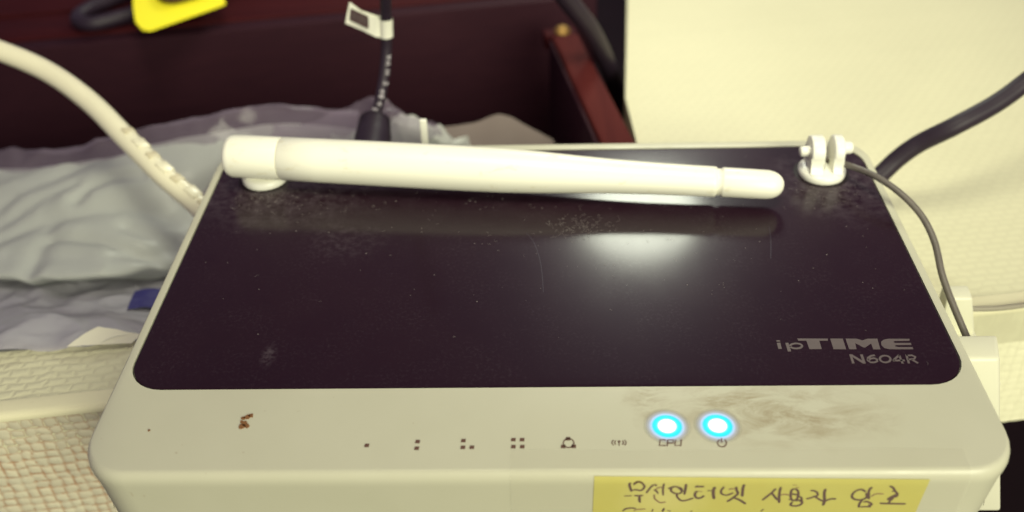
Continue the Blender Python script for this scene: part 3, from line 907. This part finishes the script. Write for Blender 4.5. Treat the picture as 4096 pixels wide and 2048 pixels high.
def ear(x0, x1, tilt=0):
    """upright rounded plate of the antenna fork"""
    pts = []
    for y, z in [(-4.2, 1.8), (-3.4, 2.6), (-3.0, 4.0), (-3.3, 5.4)]:
        pts.append((y, z))
    for i in range(9):
        a = math.radians(180 - 180 * i / 8)
        pts.append((3.5 * math.cos(a) + .2, 5.9 + 3.3 * math.sin(a)))
    pts += [(3.4, 5.4), (3.2, 4.0), (3.6, 2.6), (4.2, 1.8)]
    bm = bmesh.new()
    fl = []
    for x in (x0, x1):
        fl.append([bm.verts.new((x + tilt * (z - 2) * .1, 67.9 + y, z)) for y, z in pts])
    fs = [bm.faces.new(fl[0][::-1]), bm.faces.new(fl[1])]
    n = len(pts)
    for i in range(n):
        j = (i + 1) % n
        fs.append(bm.faces.new((fl[0][i], fl[0][j], fl[1][j], fl[1][i])))
    rim = list({e for f in fs[:2] for e in f.edges})
    bmesh.ops.bevel(bm, geom=rim, offset=.45, segments=3, profile=.5, affect='EDGES')
    return bm


link("fork_ear", ear(60.7, 63.7), M['white'], hr)
link("fork_ear", ear(65.7, 68.0), M['white'], hr)
link("pivot_pin", lathe((58.4, 67.4, 5.9), (61.5, 67.6, 5.9), [(0, .6), (.15, 1.0), (.4, 1.15), (2.9, 1.2)], 20), M['white'], hr)
link("pivot_pin", lathe((70.3, 68.2, 6.3), (67.5, 68.0, 6.3), [(0, .8), (.2, 1.25), (.6, 1.45), (2.8, 1.5)], 20), M['white'], hr)

# lights and printed symbols on the front strip
for (x, y) in LEDS:
    bm = bmesh.new()
    rg = [[(r * math.cos(2 * math.pi * k / 40), r * math.sin(2 * math.pi * k / 40), z) for k in range(40)] for r, z in ((4.8, .004), (3.2, .01), (2.6, .02), (1.5, .08), (.4, .1))]
    loop_faces(bm, rg, True, False, True)
    o = link("status_light", bm, M['led'], None)
    o.location = Vector((x, y, 0)) * MM
    o.parent = router
    o.matrix_parent_inverse = inv_world(router)
UPN = (0, 0, 1)
for i, grp in enumerate(ICON_DOTS):
    bm = bmesh.new()
    for (x, y) in grp:
        prism([(x - .37 + .05, y + .36), (x - .42, y - .36), (x + .37, y - .38), (x + .41, y + .36)], .01, .05, bm)
    if i == 4:
        for s in ICON_STROKES['ring']:
            ribbon(bm, [(x, y, .0) for x, y in s], .2, UPN, .05)
    link("port_symbol", bm, M['print_brown'], router, False)
for key, nm, w in (('wifi', 'wireless_symbol', .17), ('CPU', 'processor_lettering', .22), ('power', 'power_symbol', .2)):
    bm = bmesh.new()
    for kk in ([key] if key != 'CPU' else ['C', 'P', 'U']):
        for s in ICON_STROKES[kk]:
            ribbon(bm, [(x, y, .0) for x, y in s], w, UPN, .05)
    link(nm, bm, M['print_brown'], router, False)

bm = bmesh.new()
for k, poly in LOGO_POLYS.items():
    if k != 'N':
        poly_face(bm, poly, .0, .04)
for s in LOGO_STROKES['p']:
    ribbon(bm, [(x, y, 0) for x, y in s], .42, UPN, .035)
link("brand_lettering", bm, M['print_grey'], lid, False)
bm = bmesh.new()
poly_face(bm, LOGO_POLYS['N'], 0, .04)
for k in ('six', 'zero', 'four', 'R'):
    for s in LOGO_STROKES[k]:
        ribbon(bm, [(x, y, 0) for x, y in s], .40, UPN, .036)
link("model_lettering", bm, M['print_grey'], lid, False)

# dried brown spot and specks on the strip
rnd = random.Random(5)
bm = bmesh.new()
for (x, y, r) in ((-50.9, -7.0, .5), (-50.3, -6.6, .45), (-51.5, -7.3, .35), (-51.0, -8.4, .55), (-50.4, -9.0, .45), (-51.3, -9.2, .6), (-51.6, -8.0, .28), (-67.2, -9.9, .2)):
    bm2 = [(x + r * (1 + .3 * rnd.uniform(-1, 1)) * math.cos(a * .7854), y + r * (1 + .3 * rnd.uniform(-1, 1)) * math.sin(a * .7854)) for a in range(8)]
    prism(bm2, .0, .12, bm)
tag(link("dried_specks", bm, M['scab'], router), kind='stuff')

# lint and hairs lying on the lid: uncountable, one piece of stuff
bm = bmesh.new()


def fibre(x, y, L, w=.06):
    a = rnd.uniform(0, 6.283)
    p = Vector((x, y, .03))
    path = [p.copy()]
    bend = rnd.gauss(0, .55)
    L *= rnd.choice((.5, .8, 1.0, 1.0, 1.8))
    for _ in range(8):
        a += bend + rnd.gauss(0, .5)
        p = p + Vector((math.cos(a), math.sin(a), 0)) * L / 8
        p.z = .02 + rnd.uniform(0, .15)
        path.append(p.copy())
    ribbon(bm, path, w * .62, UPN, .02, True)


def on_lid(x, y):
    return -73 < x < 73 and 2 < y < 78


for _ in range(30):
    fibre(rnd.uniform(-72, 72), rnd.uniform(3, 76) , rnd.uniform(.3, 1.3), rnd.uniform(.03, .06))
for _ in range(120):
    x, y = rnd.gauss(8, 3.6), rnd.gauss(48, 2.2)
    fibre(x, y, rnd.uniform(.5, 1.8), rnd.uniform(.03, .07))
for _ in range(60):
    x, y = rnd.gauss(-35, 20), rnd.gauss(56, 4)
    if on_lid(x, y):
        fibre(x, y, rnd.uniform(.3, 1.3), rnd.uniform(.03, .06))
for _ in range(90):
    x, y = rnd.gauss(-58, 6), rnd.gauss(60, 2.5)
    if on_lid(x, y):
        fibre(x, y, rnd.uniform(.4, 1.4), rnd.uniform(.04, .08))
for _ in range(110):
    x, y = rnd.gauss(66, 6), rnd.gauss(60, 3)
    if on_lid(x, y):
        fibre(x, y, rnd.uniform(.4, 1.4), rnd.uniform(.03, .07))
for _ in range(45):
    x, y = rnd.gauss(20, 24), rnd.gauss(40, 10)
    if on_lid(x, y):
        fibre(x, y, rnd.uniform(.2, .9), rnd.uniform(.03, .06))
for _ in range(60):
    x, y, r = rnd.uniform(-70, 70), rnd.gauss(48, 16), rnd.uniform(.05, .13)
    if on_lid(x, y):
        prism([(x + r * math.cos(k), y + r * math.sin(k)) for k in (0, 1.2, 2.5, 3.8, 5)], .0, .1, bm)
tag(link("lint", bm, M['lint'], lid, False), kind='stuff')
# long thin violet-grey lines on the lid
for pth in ([(-3.0, 45.6), (-1.6, 43), (-.4, 38), (.2, 33), (.5, 26)], [(48.6, 47.2), (48.2, 43), (46.9, 36)]):
    bm = bmesh.new()
    ribbon(bm, spline([(x, y, -.02) for x, y in pth], 4), .09, UPN, .03)
    link("lid_line", bm, m_plain("lid_line_violet", (0.035, 0.026, 0.045), .5, .3), lid, False)

# ------------------------------------------------------------------ taped handwritten note on the router's front
note = empty("paper_note", (35, -20, -15))
tag(note, 'yellow paper note with handwritten brown lettering on the front of the router', 'note')
nz = [(8.39, -.75), (62.03, -1.55), (61.3, -21), (8.3, -21)]
yf = -19.86
bm = bmesh.new()
n_ = 12


def nfront(z):
    """front surface of the case at height z"""
    if z > -2.2:
        a = math.asin(max(0, min(1, (z + 2.2) / 2.2)))
        return YF + 1.75 * .75 * (1 - math.cos(a))
    ins = .05 if z > -3 else (.05 + (z + 3) / -1.5 * .3 if z > -4.5 else (.35 + (z + 4.5) / -6.5 * .55 if z > -11 else .9 + (z + 11) / -9 * .7))
    return YF + ins * .4


zs = [0, .04, .08, .13, .2, .4, .7, 1]
gridp = []
for t in zs:
    row = []
    for i in range(n_ + 1):
        s = i / n_
        a = Vector((nz[0][0] + (nz[1][0] - nz[0][0]) * s, nz[0][1] + (nz[1][1] - nz[0][1]) * s))
        b = Vector((nz[3][0] + (nz[2][0] - nz[3][0]) * s, nz[3][1] + (nz[2][1] - nz[3][1]) * s))
        q = a.lerp(b, t)
        row.append((q.x, nfront(q.y) - .12, q.y))
    gridp.append(row)
loop_faces(bm, gridp, False)
sheet = link("sheet", bm, M['paper_yellow'], note, True, 180)
bm = bmesh.new()
bmp = bmesh.new()
for w, st in INK_STROKES:
    path = spline([(x, nfront(z) - .13, z) for x, z in st], 4) if len(st) > 2 else [Vector((x, nfront(z) - .13, z)) for x, z in st]
    ribbon(bmp if w < .85 else bm, path, .36 * w + .02, (0, -1, 0), .03, True)
link("handwriting", bm, M['ink'], sheet, False)
link("faint_handwriting", bmp, M['ink_pale'], sheet, False)

# clear tape folded over the front edge
bm = bmesh.new()
tp = []
for x in [-5.2, -5.0] + [-5 + i * 6.2 for i in range(1, 12)] + [68.4]:
    wob = .15 * math.sin(x * .9)
    col = [(x, -14.7 + wob, .06), (x, -16.6, .07), (x, -18.2, .07)]
    for k in range(5, -1, -1):
        a = math.radians(90 * k / 6)
        ins = 1.75 * (1 - math.cos(a))
        col.append((x, YF + ins * .75 - .16, -2.2 + 2.2 * math.sin(a) + .05))
    col += [(x, YF - .2, -4), (x, YF - .1, -8), (x, nfront(-13) - .25, -13)]
    tp.append(col)
loop_faces(bm, tp, False)
tag(link("clear_tape", bm, M['tape'], None, True, 180), 'strip of clear sticky tape folded over the front edge above the yellow note', 'tape')

# ------------------------------------------------------------------ cables
wc = spline(WHITE_CABLE + [(-79.6, 52, -19.5), (-79.9, 30, -20.8)], 12)
wcab = tag(empty("network_cable", (-80, 60, -22)), 'thick cream network cable curving down to the left side of the router', 'cable')
jacket = link("jacket", tube(wc, 2.75, 24), M['cream_cable'], wcab)
# bend-relief boot: raised blocks along the upper side of the last stretch
camp = Vector((.68, -124.8, 125.8))
for i in range(8):
    k = int((.505 + i * .034) * (len(wc) - 1))
    p = wc[k]
    t = (wc[k + 1] - wc[k - 1]).normalized()
    out = (camp - p)
    out = (out - t * out.dot(t)).normalized()
    side = t.cross(out)
    if side.y < 0:
        side = -side
    out = (out * .72 + side * .69).normalized()
    side = t.cross(out)
    L, Wd = (1.9, 1.6) if i % 2 else (1.2, 1.5)
    bm = bmesh.new()
    vs = []
    for dz in (-.6, .22):
        for a, b in ((-1, -1), (1, -1), (1, 1), (-1, 1)):
            vs.append(bm.verts.new(p + t * a * L + side * b * Wd + out * (2.55 + dz)))
    fs = [(3, 2, 1, 0), (4, 5, 6, 7), (0, 1, 5, 4), (1, 2, 6, 5), (2, 3, 7, 6), (3, 0, 4, 7)]
    for q in fs:
        bm.faces.new([vs[w] for w in q])
    bmesh.ops.bevel(bm, geom=list(bm.edges), offset=.18, segments=2, profile=.5, affect='EDGES')
    link("boot_rib", bm, M['cream_cable'] if i % 2 else M['cream_notch'], jacket)

cord = tag(empty("power_cord", (-43.7, 84, -10)), 'thin black power cord with a white flag label rising behind the router', 'cord')
cp = spline(CORD, 10)
cj = link("jacket", tube(cp, 1.45, 20), M['black_rubber'], cord)
end = cp[-1]
ax = (cp[-1] - cp[-12]).normalized()
b0 = cp[-13]
plug = link("plug", tube(spline([b0, b0.lerp(end, .5), end, (-43.7, 91, -9.6), (-43.7, 81.5, -10.4)], 6), lambda t: 1.5 + (2.6 * min(1, t / .18) ** .6 if t < .18 else 2.6 + .7 * min(1, (t - .18) / .3)), 24), M['black_rubber'], cord)
for i in range(4):
    p = b0.lerp(end, .25 + i * .17)
    d = (end - b0).normalized()
    u_ = d.orthogonal().normalized()
    v_ = d.cross(u_)
    rr = 3.85 + i * .16
    rg = [p + (u_ * math.cos(a * math.pi / 12) + v_ * math.sin(a * math.pi / 12)) * rr for a in range(25)]
    link("grip_ridge", tube(rg, .3, 8), M['black_rubber'], plug)
# white marks printed along the cord
GL = {'2': [[(0, 1), (.5, 1), (.5, .5), (0, 0), (.5, 0)]], '4': [[(.4, 0), (.4, 1), (0, .35), (.6, .35)]], '6': [[(.5, 1), (0, .5), (0, 0), (.5, 0), (.5, .5), (0, .5)]],
      '8': [[(0, 0), (.5, 0), (.5, 1), (0, 1), (0, 0)], [(0, .5), (.5, .5)]], '0': [[(0, 0), (.5, 0), (.5, 1), (0, 1), (0, 0)]], 'A': [[(0, 0), (.3, 1), (.6, 0)], [(.15, .4), (.45, .4)]],
      'W': [[(0, 1), (.15, 0), (.3, .7), (.45, 0), (.6, 1)]], 'M': [[(0, 0), (0, 1), (.3, .4), (.6, 1), (.6, 0)]], 'N': [[(0, 0), (0, 1), (.5, 0), (.5, 1)]], 'R': [[(0, 0), (0, 1), (.5, 1), (.5, .5), (0, .5), (.5, 0)]]}
bm = bmesh.new()
s0 = int(.45 * len(cp))
kpos = 0.0
for ch in "AWM 2464 80":
    f_ = .50 + kpos * .036
    kpos += 1 if ch != ' ' else .8
    if ch == ' ':
        continue
    k = min(int(f_ * (len(cp) - 1)), len(cp) - 3)
    p, t = cp[k], (cp[k + 1] - cp[k - 1]).normalized()
    out = camp - p
    out = (out - t * out.dot(t)).normalized()
    side = out.cross(t)
    if side.x < 0:
        side = -side
    lean = .55 if f_ < .66 else .1 if f_ < .78 else -.45
    out2 = (out + side * lean).normalized()
    side2 = (side - out * lean).normalized()
    for st in GL[ch]:
        ribbon(bm, [p + out2 * 1.44 + side2 * (.5 - y) * 1.15 + t * (x - .3) * 1.5 for x, y in st], .26, out2, .06)
link("jacket_lettering", bm, M['cord_print'], cj, False)

# folded flag label on the cord
fl = empty("cord_label", (-41, 115, 12))
tag(fl, 'white flag label with dark printed box wrapped round the black power cord', 'label')
bm = bmesh.new()
rows = []
kk = [q for q in cp if 12.6 <= q.z <= 18.6]
for z, zl, xl in ((13.0, 16.2, -50.6), (15.6, 18.9, -49.8), (18.3, 21.9, -48.8)):
    c_ = min(cp, key=lambda q: abs(q.z - z))
    ar = [Vector((xl, 117.2, zl)), Vector((-46, 116.4, z + (zl - z) * .42)), Vector((c_.x - 2.6, 114.6, z + .35))]
    for i in range(9):
        a = math.radians(200 + 220 * i / 8)
        ar.append(Vector((c_.x + 1.75 * math.cos(a), c_.y + 1.75 * math.sin(a) - .1, z)))
    ar += [Vector((c_.x - 2.4, 116.0, z + .35)), Vector((-46, 116.9, z + (zl - z) * .42)), Vector((xl, 117.7, zl))]
    rows.append(ar)
loop_faces(bm, rows, False)
lab = link("label_film", bm, M['tag_white'], fl, True, 50)
bm = bmesh.new()
pq = [Vector((-48.5, 116.5, 20.6)), Vector((-49.3, 116.65, 17.3)), Vector((-44.4, 115.55, 15.2)), Vector((-43.6, 115.45, 18.6))]
bm.faces.new([bm.verts.new(p) for p in pq])
pr_ = link("printed_box", bm, M['tag_print'], lab, False)
bm = bmesh.new()
ux, uy = (pq[3] - pq[0]), (pq[1] - pq[0])
nn = ux.cross(uy).normalized()
if nn.y > 0:
    nn = -nn
for i, ch in enumerate("N604R"):
    for st in GL[ch]:
        ribbon(bm, [pq[0] + ux * (.90 - (i * .17 + x * .2)) + uy * (.25 + .5 * y) + nn * .04 for x, y in st], .22, nn, .03)
link("printed_lettering", bm, M['print_grey'], lab, False)

tag(link("black_cable", tube(spline(BLACK_R + [(80.5, 62, -20), (80.2, 50, -21)], 10), 2.25, 20), M['black_rubber']), 'thick black cable passing right over the cream shelf to the router corner', 'cable')
tag(link("black_cable", tube(spline(BLACK_T, 10), 3.0, 20), M['black_rubber']), 'black cable hanging down beside the reddish wooden strip at the top', 'cable')
tag(link("black_cable", tube(spline(LOOP, 10), lambda t: 2.5, 20), M['black_rubber']), 'looped glossy black cable lying left of the yellow card', 'cable')
tag(link("antenna_wire", tube(spline(COAX, 12), .72, 16), M['grey_wire']), 'thin grey wire from the empty antenna fork to the white clip', 'wire')
tag(link("edge_line", tube(spline([(88, 46.2, -22.6), (100, 46.0, -22.8), (108.9, 47.2, -22.8), (122, 50.0, -22.6), (150, 56, -22.8)], 8), .6, 12), m_plain("beige_grey_line", (0.27, 0.245, 0.19), .5, .3)), 'thin grey strand drawn for the dark line under the shelf edge at right', 'cable')  # tube added to draw the dark gap line under the trim

# small clear latch of the network plug behind the antenna
lp = link("plug_latch", box(-29.3, -27.6, 86.2, 87.2, -9, 4.6, .25), M['white'])
tag(lp, 'small white upright plug latch showing above the antenna right of the power cord', 'plug')

# ------------------------------------------------------------------ white clip on the shelf edge right of the router
clip = tag(empty("cable_clip", (86, 30, -24)), 'white plastic cable clip beside the right side of the router', 'clip')


def extrude_x(prof, xl, xr, bev):
    """profile of (y, z); xl / xr give the left and right x of each profile point"""
    bm = bmesh.new()
    a = [bm.verts.new((xl[i], y, z)) for i, (y, z) in enumerate(prof)]
    b = [bm.verts.new((xr[i], y, z)) for i, (y, z) in enumerate(prof)]
    n = len(prof)
    bm.faces.new(a)
    bm.faces.new(b[::-1])
    for i in range(n):
        j = (i + 1) % n
        bm.faces.new((a[i], b[i], b[j], a[j]))
    bmesh.ops.bevel(bm, geom=list(bm.edges), offset=bev, segments=3, profile=.5, affect='EDGES')
    return bm


link("clip_body", extrude_x([(21.4, -8), (14.6, -8), (7.4, -45), (14, -47), (22.2, -23)], [79.2, 78.9, 79.5, 79.5, 79.2], [89.4, 87.3, 94.9, 95.3, 89.8], .8), M['clip'], clip)
link("clip_post", extrude_x([(41.5, -12), (37.0, -12), (37.0, -22.5), (42, -22.5)], [85.9, 85.5, 86.0, 86.2], [91.4, 90.9, 94.0, 94.4], .6), M['clip'], clip)
link("clip_foot", box(80.5, 94, 21.8, 44, -23.9, -21.9, .4), M['clip'], clip)

# ------------------------------------------------------------------ yellow card on the cabinet
yc = tag(empty("yellow_card", (-122, 190, -9)), 'bright yellow card tag lying at the top of the picture', 'tag')
ypoly = [(-138.6, 196), (-134.6, 183.5), (-131.2, 174.8), (-127.9, 170.3), (-125.6, 169.4), (-124, 170.2), (-106.6, 187), (-105.2, 188.9), (-105.8, 190.6), (-116, 215), (-146, 213)]
bm = bmesh.new()
ftop = bm.faces.new([bm.verts.new((x, y, -9 + max(0, (y - 178)) * .03 + max(0, -x - 128) * .12)) for x, y in ypoly])
r = bmesh.ops.extrude_face_region(bm, geom=[ftop])
for v in [g for g in r['geom'] if isinstance(g, bmesh.types.BMVert)]:
    v.co.z += .5
link("card", bm, M['yellow'], yc, False)
link("cord_knot", tube(spline([(-131, 197, -6), (-124.5, 188, -5.5), (-119, 190, -6), (-112, 196, -5), (-108, 206, -4)], 6), 1.7, 12), m_plain("brown_cord", (0.05, 0.02, 0.015), .6, .2), yc)
print("objects", len(bpy.data.objects))
